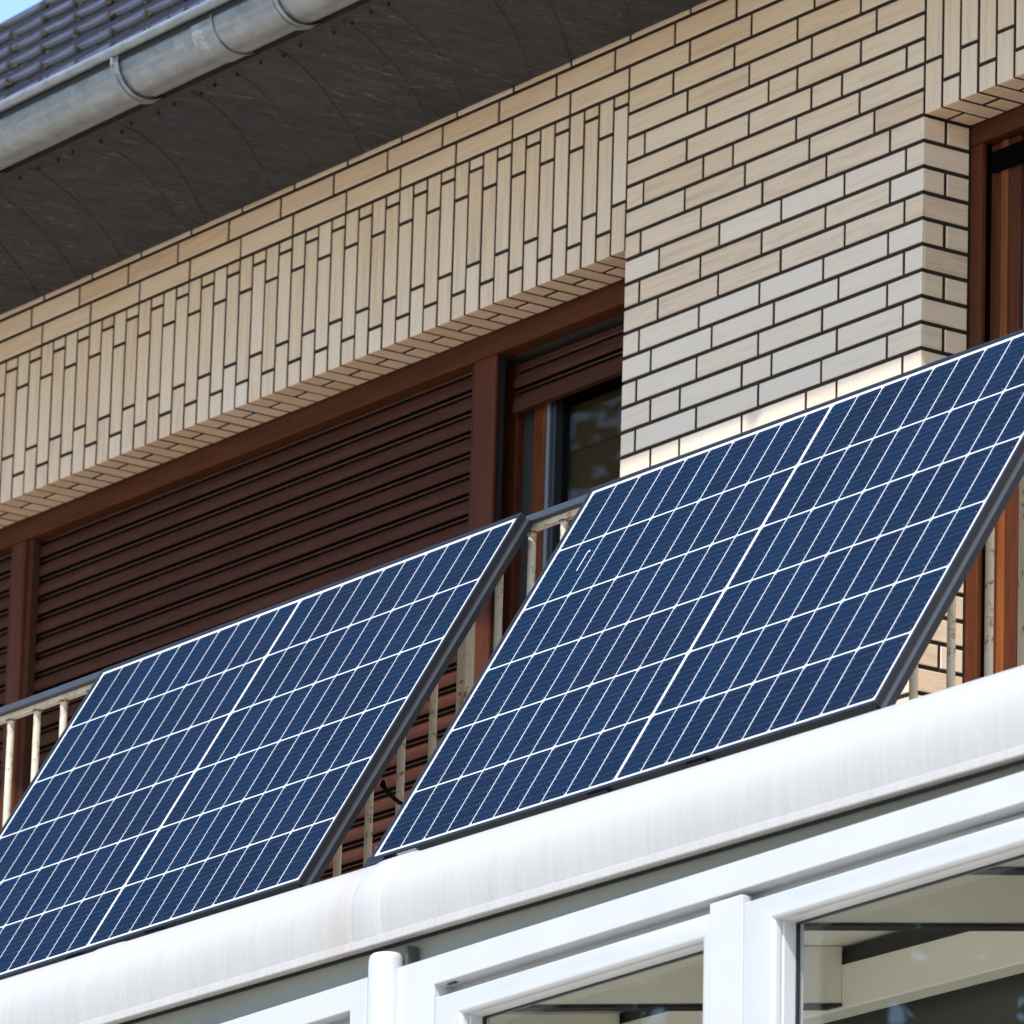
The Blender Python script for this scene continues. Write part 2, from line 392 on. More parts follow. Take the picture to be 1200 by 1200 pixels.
for n in range(45, 120): course(n, XL, -1.62, [XL+.06+.25*i+(.125 if n % 2 else 0) for i in range(21)])
tb.build('tile_cladding', M['tile'], house)
# soldier lintels, wrapped round the lower edge
lb = MB()
def soldier(xa, xb, bot, par, zt=0):
    w_ = xb-xa-2*J; x = xa+J; t = rtint()
    low, up = (bot+.1255, bot+.1255+.25) if par else (bot+.0645, bot+.0645+.25)
    lb.tile(Vector((x+w_, 0, bot)), Z, -X, NF, low-J-bot, w_, .0035, t=t)
    lb.tile(Vector((x+w_, 0, low+J)), Z, -X, NF, up-low-2*J, w_, .012, t=rtint())
    if zt-up > .012: lb.tile(Vector((x+w_, 0, up+J)), Z, -X, NF, zt-J-up-J, w_, .012, t=rtint())
    # underside
    if par:
        lb.tile(Vector((x, .0036, bot)), Y, X, -Z, .0585, w_, .008, t=t)
        lb.tile(Vector((x, .0725, bot)), Y, X, -Z, .0615, w_, .008, t=rtint())
    else: lb.tile(Vector((x, .0036, bot)), Y, X, -Z, .1305, w_, .008, t=t)
for k in range(0, 84): soldier(-(k+1)*P, -k*P, -HL, k % 2 == 0)
lb.build('soldier_lintel', M['tile'], house); lb = MB()
for k in range(0, 28): soldier(XC+k*.0665, XC+(k+1)*.0665, -HR, k % 2 == 0)
lb.build('soldier_lintel', M['tile'], house)

# slate soffit: overlapping plates with curved edges
EY = -.60
def soff_z(y): return .142 + (-y)*.02
sl = MB(); pitch = .235
nx = int((XR-XL)/pitch)+2
def curve_x(i, f):    # f 0 wall .. 1 gutter
    return XL + i*pitch + .045*math.sin(i*3.7) + .56*(1-(1-f)**1.35)*.92 + .012*math.sin(i*2.1) + .01*math.sin(i*5.3+f*4)
for i in range(-1, nx):
    N_ = 14; t = random.random()
    dz = random.uniform(-.0006, .0006)
    for j in range(N_):
        f0, f1 = j/N_, (j+1)/N_
        y0, y1 = .004+f0*(EY-.004), .004+f1*(EY-.004)
        x00, x01 = curve_x(i, f0), curve_x(i, f1); x10, x11 = curve_x(i+1, f0)+.035, curve_x(i+1, f1)+.035
        if j == 0:  # ragged broken lower edge over the tiles
            y0 += random.uniform(-.003, .006)
        lo, hi = .0013+dz*.5, .0
        A = Vector((x00, y0, soff_z(y0)+hi)); B = Vector((x10, y0, soff_z(y0)-lo)); C = Vector((x11, y1, soff_z(y1)-lo)); D_ = Vector((x01, y1, soff_z(y1)+hi))
        sl.face([A, D_, C, B], [(A.x, A.y), (D_.x, D_.y), (C.x, C.y), (B.x, B.y)], t)
        sl.face([B, C, C+Vector((0, 0, .007)), B+Vector((0, 0, .007))], None, t)
        if j == 0: sl.face([A, B, B+Vector((0, 0, .012)), A+Vector((0, 0, .012))], None, t)
slo = sl.build('slate_soffit', M['slate'], house)
nb = MB(); nb.tube([(0, 0, .012), (0, 0, -.001), (0, 0, -.0025)], [.0042, .0042, .002], 8); nail0 = nb.build('slate_nail', M['black'], slo)
for i in range(0, 90):
    n_ = nail0 if i == 0 else nail0.copy()
    if i: COL.objects.link(n_)
    n_.parent = slo; x = -4.6+i*.098+random.uniform(-.02, .02); y = EY+.030+random.uniform(-.010, .008); n_.location = (x, y, soff_z(y)-.007)
sb = MB(); sb.box(XL, XR, EY-.004, .0035, .166, .19); sb.box(XL, XR, EY-.024, EY-.005, .146, .30); sb.build('eaves_board', M['black'], house)

# rain gutter with rolled bead
GYc, GZc, GR = -.672, .222, .077
def arc(cy, cz, r, a0, a1, n): return [(cy+r*math.cos(R(a0+(a1-a0)*i/n)), cz+r*math.sin(R(a0+(a1-a0)*i/n))) for i in range(n+1)]
gb = MB()
outer = [(GYc-GR-.004, GZc+.024)]+arc(GYc, GZc, GR, 180, 360, 26); inner = arc(GYc, GZc, GR-.003, 360, 180, 26)+[(GYc-GR-.001, GZc+.024)]
gb.extr(outer+inner, XL, XR, closed=True, caps=True, nseg=12)
gut = gb.build('rain_gutter', M['zinc'], house, smooth=True)
bb = MB(); bb.tube([(XL, GYc-GR-.014, GZc+.026), (XR, GYc-GR-.014, GZc+.026)], .0135, 18); bb.build('rolled_bead', M['zinc'], gut, smooth=True)
b_ = MB(); b_.box(XL, XR, GYc-GR-.0052, GYc-GR-.0045, GZc-.001, GZc+.016); b_.build('bead_shadow_strip', M['black'], gut)  # black strip paints the rolled bead's shadow on the gutter face
def band(x, wd, r, mat, name, a0=176, a1=364, th=.003):
    b = MB(); o_ = arc(GYc, GZc, r, a0, a1, 28); i_ = arc(GYc, GZc, r-th, a1, a0, 28)
    b.extr(o_+i_, x-wd/2, x+wd/2, closed=True, caps=True)
    return b.build(name, mat, gut, smooth=True)
for x in (-3.42, -2.70, -1.94, -1.175, -.455, .27, 1.0, 1.72, 2.44, 3.2):
    b = band(x, .034, GR+.010, M['zinc'], 'gutter_bracket', 172)
    c = MB(); c.box(x-.004, x+.004, GYc-GR-.019, GYc-GR-.001, GZc-.01, GZc+.012); c.extr(arc(GYc, GZc, GR+.0125, 200, 345, 20)+arc(GYc, GZc, GR+.0095, 345, 200, 20), x-.0035, x+.0035, closed=True); c.build('bracket_rib', M['zinc'], gut, smooth=True)
band(-.77, .075, GR+.0035, M['zinc'], 'gutter_joint'); band(-.7305, .004, GR+.0062, M['zinc'], 'joint_edge')
smear = NM('solder_smear'); n_ = smear.noise(smear.coord(), 34, 4); smear = smear.set(Base_Color=smear.ramp(n_, [(.4, (.30, .32, .33)), (.6, (.44, .46, .47))]), Metallic=.3, Roughness=.5)
sd_ = MB()
for i in range(-2, 3):
    for k in range(4):
        a = 182+k*11+i*3; p = arc(GYc, GZc, GR+.0037, a, a, 1)[0]; p2 = arc(GYc, GZc, GR+.0037, a+11, a+11, 1)[0]
        x = -.80+i*.009; wd = .012*(1-.2*abs(i))
        sd_.face([(x-wd, *p), (x+wd, *p), (x+wd*.8, *p2), (x-wd*.8, *p2)])
sd_.build('solder_seam', smear, gut, smooth=True)

# roof
RP = R(41); ry0, rz0 = GYc+.02, GZc+.075
UP = Vector((0, math.cos(RP), math.sin(RP))); RN = Vector((0, -math.sin(RP), math.cos(RP)))
rb = MB(); mo = MB()
ROW, TW = .34, .175; VX = -4.12
prof = []
for i in range(9):
    u = i/8
    prof.append((u, -.003*math.sin(math.pi*u) + (.011 if u > .90 else 0) + (.006 if u < .08 else 0)))
for r in range(0, 9):
    off = (r % 2)*TW/2
    for c in range(0, 60):
        x0 = VX + c*TW + (off if c else 0); wdt = TW-.004 if c else TW-.004+off
        if x0 > 3.8: continue
        t = random.random(); lift = random.uniform(-.003, .003)
        o = Vector((x0, ry0, rz0)) + UP*(r*ROW)
        low, top = .034+lift, .004
        pts0 = [o+X*(u*wdt)+RN*(low+h) for u, h in prof]; pts1 = [o+UP*(ROW+.03)+X*(u*wdt)+RN*(top+h) for u, h in prof]
        for i in range(8):
            rb.face([pts0[i], pts0[i+1], pts1[i+1], pts1[i]], None, t)
            rb.face([pts0[i]-RN*.024, pts0[i+1]-RN*.024, pts0[i+1]-RN*.009, pts0[i]-RN*.009], None, 0); rb.face([pts0[i]-RN*.009, pts0[i+1]-RN*.009, pts0[i+1], pts0[i]], None, 3.)  # upper front edge coloured lighter, a painted catch of light on the step
        for (a, b) in ((pts0[0], pts1[0]), (pts0[-1], pts1[-1])):
            rb.face([a, b, b-RN*.022, a-RN*.022], None, t)
        for _ in range(3):      # moss and dirt caught where tiles meet
            p = o+X*(random.uniform(-.015, .02))+UP*random.uniform(-.004, .015)+RN*(random.uniform(.012, .03)); s0 = random.uniform(.006, .014)
            mo.tube([p-X*s0, p-UP*.004, p+X*s0], [.004, s0*.9, .004], 6)
for i in range(420):            # debris lying along the gutter's inner edge
    x = random.uniform(-4.8, 2.5); p = Vector((x, ry0+random.uniform(-.03, .01), rz0+random.uniform(-.015, .02))); a = random.uniform(0, 3)
    mo.tube([p, p+Vector((math.cos(a)*.018, .005, .022*math.sin(a)+.008))], [.003, .0015], 5)
roof = rb.build('roof', M['roof'], house)
mo.build('moss', M['moss'], roof)
vb = MB(); vb.obox(Vector((VX-.012, ry0, rz0))-RN*.20, X*.012, UP*3.08, RN*.19); vb.obox(Vector((VX, ry0+.04, rz0-.005))-RN*.03, X*8.6, UP*3.0, RN*.02); vb.build('verge_board', M['black'], roof)

# ------------------------------------------------------------------ window band, left opening
YB = D+.0005
wf = MB(); wf.box(-5.2, -.001, YB, YB+.05, -.470, -HL+.0008); hd = wf.build('window_header', M['beam'], house, bevel=.003)
def post(x0, x1, y0, y1, z1=-.4705, z0=-2.85, mat='post', name='window_post', bev=.005):
    b = MB(); b.box(x0, x1, y0, y1, z0, z1); return b.build(name, M[mat], house, bevel=bev)
post(-3.085, -3.018, YB, YB+.06); post(-.835, -.742, YB, YB+.014)
def shutter(x0, x1, z0, z1, y, name='roller_shutter'):
    b = MB(); p = .0545; n = int((z1-z0)/p)+1
    for i in range(n):
        zt = z1-i*p
        pr = [(y+.010, zt+.001), (y+.014, zt-.0135), (y+.0015, zt-.0150)]
        for k in range(7):
            u = k/6; pr.append((y-.0055*math.sin(math.pi*u)**.8 if 0 < u < 1 else y, zt-.0165-u*(p-.0175)))
        pr += [(y+.010, zt-p+.001)]
        b.extr(pr, x0, x1)
        b.mi[-(len(pr)-1)] = 2; b.mi[-1] = 2; b.mi[-2] = 2
        b.extr([(y+.004, zt-.0001), (y+.0008, zt-.0010), (y+.003, zt-.0028), (y+.009, zt-.0030)], x0, x1)
        b.mi[-3:] = [1]*3
    b.box(x0, x1, y+.012, y+.016, z0, z1+.02, mi=0)
    return b.build(name, [M['slat'], M['slatlip'], M['void']], house)
s1 = shutter(-3.017, -.836, -2.85, -.472, YB+.040); s1['label'] = 'wide brown roller shutter let all the way down'
s2 = shutter(-5.2, -3.086, -2.85, -.472, YB+.040)
for x0, x1 in ((-3.0175, -2.992), (-.861, -.8355), (-3.110, -3.0855)):
    b = MB(); b.box(x0, x1, YB+.012, YB+.034, -2.85, -.4708); b.build('shutter_guide_rail', M['slat'], s1)
# glazed balcony door, its shutter nearly fully raised
s3 = shutter(-.741, -.001, -.600, -.505, YB+.062); s3['label'] = 'short strip of raised brown shutter above the door'
b = MB(); b.box(-.741, -.001, YB+.054, YB+.076, -.617, -.600); b.build('shutter_bottom_bar', M['slat'], s3, bevel=.002)
b = MB(); b.box(-5.2, -.001, YB+.0505, YB+.30, -.470, -HL-.003); b.build('shutter_box', M['dark'], house)
YD = YB+.085
dr = MB(); dr.box(-.835, -.742, YB+.0145, YB+.03, -2.85, -.4705); dr.build('shaded_channel', M['black'], house)  # black block paints the shade in the recess behind the post
dr = MB(); dr.box(-.84, -.766, YD, YD+.05, -2.85, -.47)
do = dr.build('balcony_door', M['post'], house, bevel=.004); do['label'] = 'glazed balcony door left of the tiled pier'
def stile(x0, x1, y0, y1, z0, z1, mat, name='door_stile'):
    b = MB(); b.box(x0, x1, y0, y1, z0, z1); b.build(name, M[mat], do, bevel=.004)
stile(-.7655, -.6905, YD+.02, YD+.08, -2.85, -.5, 'dark'); stile(-.690, -.641, YD, YD+.065, -2.85, -.5, 'door_dim')
stile(-.6405, -.627, YD+.003, YD+.05, -2.85, -.5, 'seal', 'glazing_seal'); stile(-.6265, -.605, YD+.006, YD+.05, -2.85, -.5, 'black')
stile(-.6045, -.001, YD+.01, YD+.065, -.55, -.5, 'post', 'door_rail'); stile(-.07, -.002, YD-.004, YD+.064, -2.85, -.551, 'door')
b = MB(); b.box(-.6045, -.07, YD+.030, YD+.036, -2.85, -.551); b.build('door_glass', M['dglass'], do)
b = MB(); b.box(-.66, -.03, YD+.060, YD+.064, -2.85, -.612); b.box(-.66, -.03, YD+.056, YD+.066, -.735, -.725); b.box(-.66, -.03, YD+.056, YD+.066, -.90, -.89); b.build('inner_blind', M['blind'], do)
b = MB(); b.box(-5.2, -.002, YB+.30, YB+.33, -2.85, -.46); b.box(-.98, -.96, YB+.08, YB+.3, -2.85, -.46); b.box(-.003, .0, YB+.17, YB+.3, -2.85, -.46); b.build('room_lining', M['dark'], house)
# ------------------------------------------------------------------ right opening
XD = XC+.0005
b = MB(); b.box(XD, 2.9, YB, YB+.05, -.425, -HR+.0008); b.box(2.84, 2.9, YB, YB+.05, -2.85, -.425); b.build('window_header', M['beam'], house, bevel=.003)
b = MB(); b.box(XD, XC+.045, YB, YB+.016, -2.85, -.4255); b.build('window_post', M['post'], house, bevel=.004)
d2 = MB(); d2.box(1.215, 1.2560, YB+.030, YB+.09, -2.85, -.4255); do2 = d2.build('balcony_door', M['post'], house, bevel=.004); do2['label'] = 'orange varnished balcony door right of the tiled pier'
for x0, x1, y0, y1, mt, nm in ((1.2565, 1.2615, .040, .10, 'void', 'door_gap_shade'), (1.262, 1.288, .026, .09, 'door', 'door_stile'), (1.2885, 1.330, .030, .09, 'post', 'door_stile'), (1.3305, 1.339, .04, .09, 'seal', 'glazing_seal')):
    b = MB(); b.box(x0, x1, YB+y0, YB+y1, -2.85, -.4255); b.build(nm, M[mt], do2, bevel=.003)
b = MB(); b.box(1.3395, 2.84, YB+.060, YB+.066, -2.85, -.4255); b.build('door_glass', M['dglass'], do2)
b = MB(); b.box(XC+.012, XC+.044, YB+.0165, YB+.029, -2.85, -.4255); b.build('shaded_channel', M['void'], house)  # near-black block stands in for shade between post and door
b = MB(); b.box(XC+.061, 2.839, YB+.0155, YB+.025, -.50, -.4505); b.build('shutter_box', M['void'], house)  # near-black block stands in for shade at the shutter top
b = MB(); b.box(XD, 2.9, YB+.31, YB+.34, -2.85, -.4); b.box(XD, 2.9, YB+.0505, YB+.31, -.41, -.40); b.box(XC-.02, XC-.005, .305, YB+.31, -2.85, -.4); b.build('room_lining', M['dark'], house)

# balcony floor
b = MB(); b.box(-4.5, 5.2, -.98, .018, -2.80, -2.62); b.box(-4.5, 5.2, -1.36, -.981, -2.66, -2.62); b.build('balcony_slab', M['slab'], house, bevel=.004)

# ------------------------------------------------------------------ balcony railing
RY = -1.205
rail = thing('balcony_railing', 'rusty cream steel balustrade with grey handrail behind the solar panels', 'railing', (0, RY, -2.62))
def rloc(o): o.matrix_parent_inverse = Matrix.Translation(-Vector(rail.location)); return o
h_ = MB(); h_.extr([(RY-.026, -1.628), (RY-.022, -1.612), (RY-.010, -1.606), (RY+.012, -1.606), (RY+.024, -1.612), (RY+.026, -1.628)], -4.3, 5.0, closed=True, caps=True, nseg=1)
rloc(h_.build('handrail', M['railtop'], rail, smooth=True))
h_ = MB(); h_.box(-4.3, 5.0, RY-.009, RY+.009, -1.6415, -1.6285); rloc(h_.build('flat_bar', M['rail'], rail, bevel=.001))
h_ = MB(); h_.box(-4.3, 5.0, RY-.018, RY+.018, -2.56, -2.55); rloc(h_.build('bottom_bar', M['rail'], rail, bevel=.001))
b = MB(); b.tube([(0, 0, -2.5495), (0, 0, -1.6420)], .0088, 12); b0 = b.build('baluster', M['rail'], rail, smooth=True)
b = MB(); b.box(-.0165, .0165, -.012, .012, -2.62, -1.6420); p0 = b.build('railing_post', M['rail'], rail, bevel=.002)
w0 = MB()
for a in range(6):
    an = a*1.05; w0.tube([(math.cos(an)*.006, math.sin(an)*.006, -1.6418), (math.cos(an)*.010, math.sin(an)*.010, -1.6440), (math.cos(an)*.006, math.sin(an)*.006, -1.6480)], [.005, .004, .001], 6)
w0 = w0.build('weld_bead', mat_rail('rusty_weld', (.30, .16, .07), .45), b0, smooth=True)
inv = Matrix.Translation(-Vector(rail.location)); first = True; firstp = True
xs = [1.3908+.12*k for k in range(-46, 29)]
for k, x in enumerate(xs):
    kk = k-46
    if kk >= 8: x += .028
    isp = kk in (-2, 14, -18-16, -18) and kk != -18
    src = p0 if isp else b0
    if isp and firstp: o = p0; firstp = False
    elif not isp and first: o = b0; first = False
    else:
        o = src.copy(); COL.objects.link(o)
        if not isp:
            ww = w0.copy(); COL.objects.link(ww); ww.parent = o
    o.parent = rail; o.matrix_parent_inverse = inv; o.location = (x, RY, 0)

# ------------------------------------------------------------------ solar panels
CW, CWID, WR = .0825, .8456, .16788   # half cell, half width of cell field, row pitch
def make_panel(first=True):
    root = bpy.data.objects.new('solar_panel', None); COL.objects.link(root); root.empty_display_size = .2
    # local frame: x along, y down the slope, z outwards (normal); origin at the top of the cell field, middle
    HWd, T0, T1, TH = .8625, -.0165, 6*WR+.0165, .035
    lip = .0095
    f = MB()
    # frame members with a lip on the glass, mitred look through butt joints
    def side(x0, x1, sgn):
        # profile in (x,z): outer face with web groove
        xo = x1 if sgn > 0 else x0; xi = x0 if sgn > 0 else x1
        f.box(min(xo, xi), max(xo, xi), T0, T1, -.0065, .0018)            # lip
        f.box(min(xo, xo-sgn*.0022), max(xo, xo-sgn*.0022), T0, T1, -.0125, -.0066)
        f.box(min(xo, xo-sgn*.0022), max(xo, xo-sgn*.0022), T0, T1, -TH, -.0225)
        f.box(min(xo-sgn*.022, xo), max(xo-sgn*.022, xo), T0, T1, -TH-.0012, -TH+.0004)
    side(-HWd, -HWd+lip, -1); side(HWd-lip, HWd, 1)
    f.box(-HWd+lip+.0003, HWd-lip-.0003, T0, T0+lip, -TH, .0018); f.box(-HWd+lip+.0003, HWd-lip-.0003, T1-lip, T1, -TH, .0018)
    fo = f.build('panel_frame', M['frame'], root, bevel=.0006)
    for s in (-1, 1):
        gv = MB()
        x0, x1 = (HWd-.0042, HWd-.0022) if s > 0 else (-HWd+.0022, -HWd+.0042)
        gv.box(x0, x1, T0+.002, T1-.002, -TH+.002, -.007); gv.build('frame_web', M['groove'], fo)
    bk = MB(); bk.box(-HWd+lip-.002, HWd-lip+.002, T0+lip-.002, T1-lip+.002, -.0052, -.0012); bk.build('backsheet', M['back'], root)
    ce = MB(); bu = MB(); pd = MB()
    gap = .0036; pitch_c = (CWID-.006)/10
    for half in (-1, 1):
        for c in range(10):
            x0 = (.0035 + c*pitch_c) if half > 0 else (-.0035-(c+1)*pitch_c)
            x0 += gap/2; x1 = x0+pitch_c-gap
            for r in range(6):
                y0 = r*WR+.0022; y1 = (r+1)*WR-.0022; ch = .0048
                left = (c % 2 == 0) if half > 0 else (c % 2 == 1)   # chamfers on the outer side of each half cell
                t = random.random()
                z = -.0008
                c2 = ch*.45; cl, cr = (ch, c2) if left else (c2, ch)
                ptl = [(x0+cl, y0), (x1-cr, y0), (x1, y0+cr), (x1, y1-cr), (x1-cr, y1), (x0+cl, y1), (x0, y1-cl), (x0, y0+cl)]
                ce.face([(a, b, z) for a, b in ptl], [(b, a) for a, b in ptl], t)
                for k in range(10):
                    yb = y0+(k+.5)*(y1-y0)/10
                    bu.face([(x0+.005, yb-.00038, -.00045), (x1-.005, yb-.00038, -.00045), (x1-.005, yb+.00038, -.00045), (x0+.005, yb+.00038, -.00045)])
                    for xp in (x0+.0075, x1-.0075):
                        pd.face([(xp-.0007, yb-.0008, -.0001), (xp+.0007, yb-.0008, -.0001), (xp+.0007, yb+.0008, -.0001), (xp-.0007, yb+.0008, -.0001)])
    co = ce.build('solar_cells', M['cell'], root); bu.build('busbars', M['bus'], co); pd.build('solder_pads', M['pad'], co)
    rbn = MB(); rbn.box(-CWID-.0052, -CWID-.0038, .012, 6*WR-.012, -.0009, -.0006); rbn.build('string_ribbon', M['bus'], co)
    jb = MB(); jb.box(-.07, .07, .03, .11, -.028, -.0053); jb.build('junction_box', M['black'], root, bevel=.003)
    # clamps at the bottom frame and hooks over the handrail, all behind or under the sheet
    for x in (-.05, .28):
        c = MB(); c.box(x-.035, x+.035, T1+.0005, T1+.006, -TH-.012, -.004); c.box(x-.035, x+.035, T1-.03, T1-.002, -TH-.012, -TH-.0015); c.build('bottom_clamp', M['frame'], root, bevel=.001)
    for x in (-.855, .30, .80):
        c = MB(); c.obox(Vector((x-.015, .03, -TH-.006)), Vector((.03, 0, 0)), Vector((0, T1-.08, 0)), Vector((0, 0, -.004))); c.build('mounting_rail', M['groove'], root)
    return root
CALP = [dict(x=.5679962, y=-1.2607079, z=-1.6331270, t=.5356092, a=-.0085138, b=.0016230), dict(x=2.5136059, y=-1.2493035, z=-1.6228658, t=.5354251, a=-.0081159, b=-.0014029)]
def copy_tree(o, parent=None):
    c = o.copy(); COL.objects.link(c); c.parent = parent
    for ch in [k for k in bpy.data.objects if k.parent == o]:
        copy_tree(ch, c)
    return c
panA = make_panel()
panB = copy_tree(panA)
labs = ['blue solar panel on the left, lower left corner running out of the picture', 'blue solar panel nearer the camera in front of the tiled pier']
for o, c, lab in ((panA, CALP[0], labs[0]), (panB, CALP[1], labs[1])):
    a, b, t = c['a'], c['b'], c['t']
    U = Vector((math.cos(a)*math.cos(b), math.sin(a)*math.cos(b), math.sin(b)))
    V = Vector((0, -math.sin(t), -math.cos(t))); V = (V-U*V.dot(U)).normalized()
    N = V.cross(U)                       # right handed: x=U, y=?, keep z outward
    N = -N if N.y > 0 else N
    m = Matrix((U, V, N)).transposed().to_4x4(); m.translation = Vector((c['x'], c['y'], c['z']))
    o.matrix_world = m
    tag(o, lab, 'solar panel', 'solar panels hung on the balcony railing')
# sticker and printed tick only on the nearer panel
T1 = 6*WR+.0165
b = MB(); b.box(-.760, -.690, T1+.0002, T1+.0011, -.013, -.0015); b.build('type_label', M['sticker'], panB)
b = MB()
for (xa, ya, xb, yb) in ((-.705, .205, -.705, .262), (-.705, .205, -.699, .210)):
    b.box(min(xa, xb)-.0014, max(xa, xb)+.0014, ya, yb, -.0004, .0001)
b.build('printed_mark', M['sticker'], panB)
# corner bracket at the lower left of the nearer panel
br = MB(); 
pts = [(-.878, T1-.055, -.037), (-.878, T1+.008, -.037), (-.80, T1+.008, -.037)]
br.face([(-.872, T1-.012, .0024), (-.800, T1+.0022, .0024), (-.866, T1+.0022, .0024)]); br.box(-.868, -.800, T1+.0012, T1+.0170, -.022, .0022)
br.box(-.8665, -.8630, T1-.075, T1+.0012, -.039, -.002); br.box(-.892, -.8670, T1-.065, T1-.030, -.034, -.028)
brk = br.build('corner_bracket', M['frame'], panB, bevel=.002)
b = MB(); b.tube([(-.880, T1-.048, -.030), (-.880, T1-.048, -.012)], .0075, 6); b.tube([(-.880, T1-.048, -.0125), (-.880, T1-.048, -.006)], .0045, 8); b.build('bolt', M['galv'], brk)

# cable between the panels
b = MB(); pts = []
A, B = Vector((1.40, -1.57, -2.268)), Vector((1.66, -1.66, -2.372))
for i in range(17):
    u = i/16; p = A.lerp(B, u); p.z -= .012*math.sin(math.pi*u); p.z += .02*(1-u)**3*0; pts.append(p)
pts = [A+Vector((-.16, .10, .05)), A+Vector((-.08, .05, .035))]+pts+[B+Vector((.08, .05, .02)), B+Vector((.16, .12, .06))]
b.tube(pts, .0046, 8)
tag(b.build('power_cable', M['void'], smooth=True), 'thin black cable sagging between the two solar panels', 'cable')

# ------------------------------------------------------------------ conservatory
cons = thing('conservatory', 'white framed conservatory with a fat rounded white gutter below the solar panels', 'conservatory', (0, 0, 0))
def warp(x): return 0
GW0, GW1 = -1.6, 5.6
CYc, CZc, CR = -1.867, -2.691, .124
pf = [(-1.80, -2.60)]+[(CYc+.01, CZc+CR)]+arc(CYc, CZc, CR, 95, 180, 20)[0:]+[(-1.9905, -2.705), (-1.9885, -2.728), (-1.9850, -2.745), (-1.9835, -2.7535), (-1.9895, -2.7548), (-1.9925, -2.757), (-1.9930, -2.7715), (-1.9910, -2.7730), (-1.9855, -2.7730), (-1.9845, -2.765), (-1.950, -2.765)]
pf = pf[2:]
gb = MB(); gb.extr(pf, GW0, GW1, nseg=8)
cg = gb.build('fascia_gutter', M['white_g'], cons, smooth=True)
def collar(x0, x1, e):
    b = MB(); pr = [(CYc+(y-CYc)*(1+e/CR), CZc+(z-CZc)*(1+e/CR)) for y, z in arc(CYc, CZc, CR, 95, 180, 20)]+[(-1.9905-e, -2.705), (-1.9885-e, -2.728), (-1.985-e, -2.745), (-1.9835-e, -2.7535)]
    b.extr(pr, x0, x1, nseg=1)
    # rounded shoulders
    n = len(pr); pc = [(y+(e*1.0)*(1 if y > CYc-.05 else 1), z) for y, z in pr]
    base = [(CYc+(y-CYc)*(1-0), z) for y, z in arc(CYc, CZc, CR, 95, 180, 20)]+[(-1.9905, -2.705), (-1.9885, -2.728), (-1.985, -2.745), (-1.9835, -2.7535)]
    for xa, xb in ((x0, x0-.012), (x1, x1+.012)):
        for i in range(n-1):
            b.face([(xa, *pr[i]), (xa, *pr[i+1]), (xb, *base[i+1]), (xb, *base[i])], [(xa, i*.01), (xa, i*.01+.01), (xb, i*.01+.01), (xb, i*.01)])
    return b.build('gutter_joint', M['white_g'], cg, smooth=True)
collar(1.945, 2.025, .0035); collar(.86, .925, .0022)
b = MB(); b.box(GW0, GW1, -1.940, -1.90, -2.86, -2.77); b.box(GW0, GW1, -1.84, -1.80, -2.79, -2.60); b.build('fascia_underside', M['recess'], cons)

# windows in their own slightly turned frame
wr = bpy.data.objects.new('window_wall', None); COL.objects.link(wr); wr.parent = cons
wr.location = (3.3, 0, -2.81); wr.rotation_euler = (0, R(-.9), 0)
wr.name = 'window_wall'
def wx(x): return x-3.3
ZO = 2.81
YF = -1.985; ZT = -2.812; ZB = -4.9
def part(name, mat, boxes, parent, bevel=.003, smooth=False):
    b = MB()
    for q_ in boxes: b.box(wx(q_[0]), wx(q_[1]), q_[2], q_[3], q_[4]+ZO, q_[5]+ZO)
    return b.build(name, M[mat], parent, bevel=bevel, smooth=smooth)
def mitre(parent, name, x0, x1, z0, z1, prof, mat, kx=1.):
    """rectangular frame swept with mitred corners; prof = (inset, y) points from outer edge to inner edge"""
    b = MB(); N_ = len(prof)
    z0 += ZO; z1 += ZO; cs = [(x0, z1, kx, -1), (x1, z1, -kx, -1), (x1, z0, -kx, 1), (x0, z0, kx, 1)]
    for k in range(4):
        A, B = cs[k], cs[(k+1) % 4]
        for i in range(N_-1):
            (d0, ya), (d1, yb) = prof[i], prof[i+1]
            b.face([(wx(A[0]+A[2]*d0), ya, A[1]+A[3]*d0), (wx(B[0]+B[2]*d0), ya, B[1]+B[3]*d0), (wx(B[0]+B[2]*d1), yb, B[1]+B[3]*d1), (wx(A[0]+A[2]*d1), yb, A[1]+A[3]*d1)])
    o = b.build(name, M[mat], parent); o.data.polygons.foreach_set('use_smooth', [True]*len(o.data.polygons)); o.data.set_sharp_from_angle(angle=R(28)); return o
def rollp(d, y, r=.016, n=6):   # quarter roll turning inwards
    return [(d-r+r*math.sin(R(90*i/n)), y+r-r*math.cos(R(90*i/n))) for i in range(n+1)]
def window(x0, x1, sash_list, label=None):
    # outer frame 58 mm face, 30 mm rebate
    pr = [(0, YF+.0285), (0, YF+.002), (.002, YF), (.056, YF)]+[(.0575, YF+.0012), (.0590, YF+.030), (.0560, YF+.0305), (.0560, YF+.048), (.0900, YF+.0485)]
    fr = mitre(wr, 'window_frame', x0, x1, ZB, ZT, pr, 'white')
    if label: fr['label'] = label
    for (a, b_) in sash_list:
        YS = YF
        sp = [(0, YS+.05), (0, YS+.003), (.003, YS), (.036, YS)]+rollp(.0460, YS, .0100)+[(.0463, YS+.018), (.0453, YS+.022), (.0468, YS+.026), (.0468, YS+.056), (.0468, YS+.07)]
        so_ = mitre(fr, 'sash', a, b_, ZB+.06, ZT-.0845, sp, 'white', 2.0)
        mitre(fr, 'glazing_seal', a, b_, ZB+.06, ZT-.0845, [(.0463, YS+.059), (.0463, YS+.0520), (.0500, YS+.0520), (.0500, YS+.059)], 'black', 1.95)
        g_ = MB(); g_.box(wx(a+.088), wx(b_-.088), YS+.0565, YS+.0605, ZB+.103+ZO, ZT-.0845-.045+ZO); g_.build('pane', M['glass'], fr)
    return fr
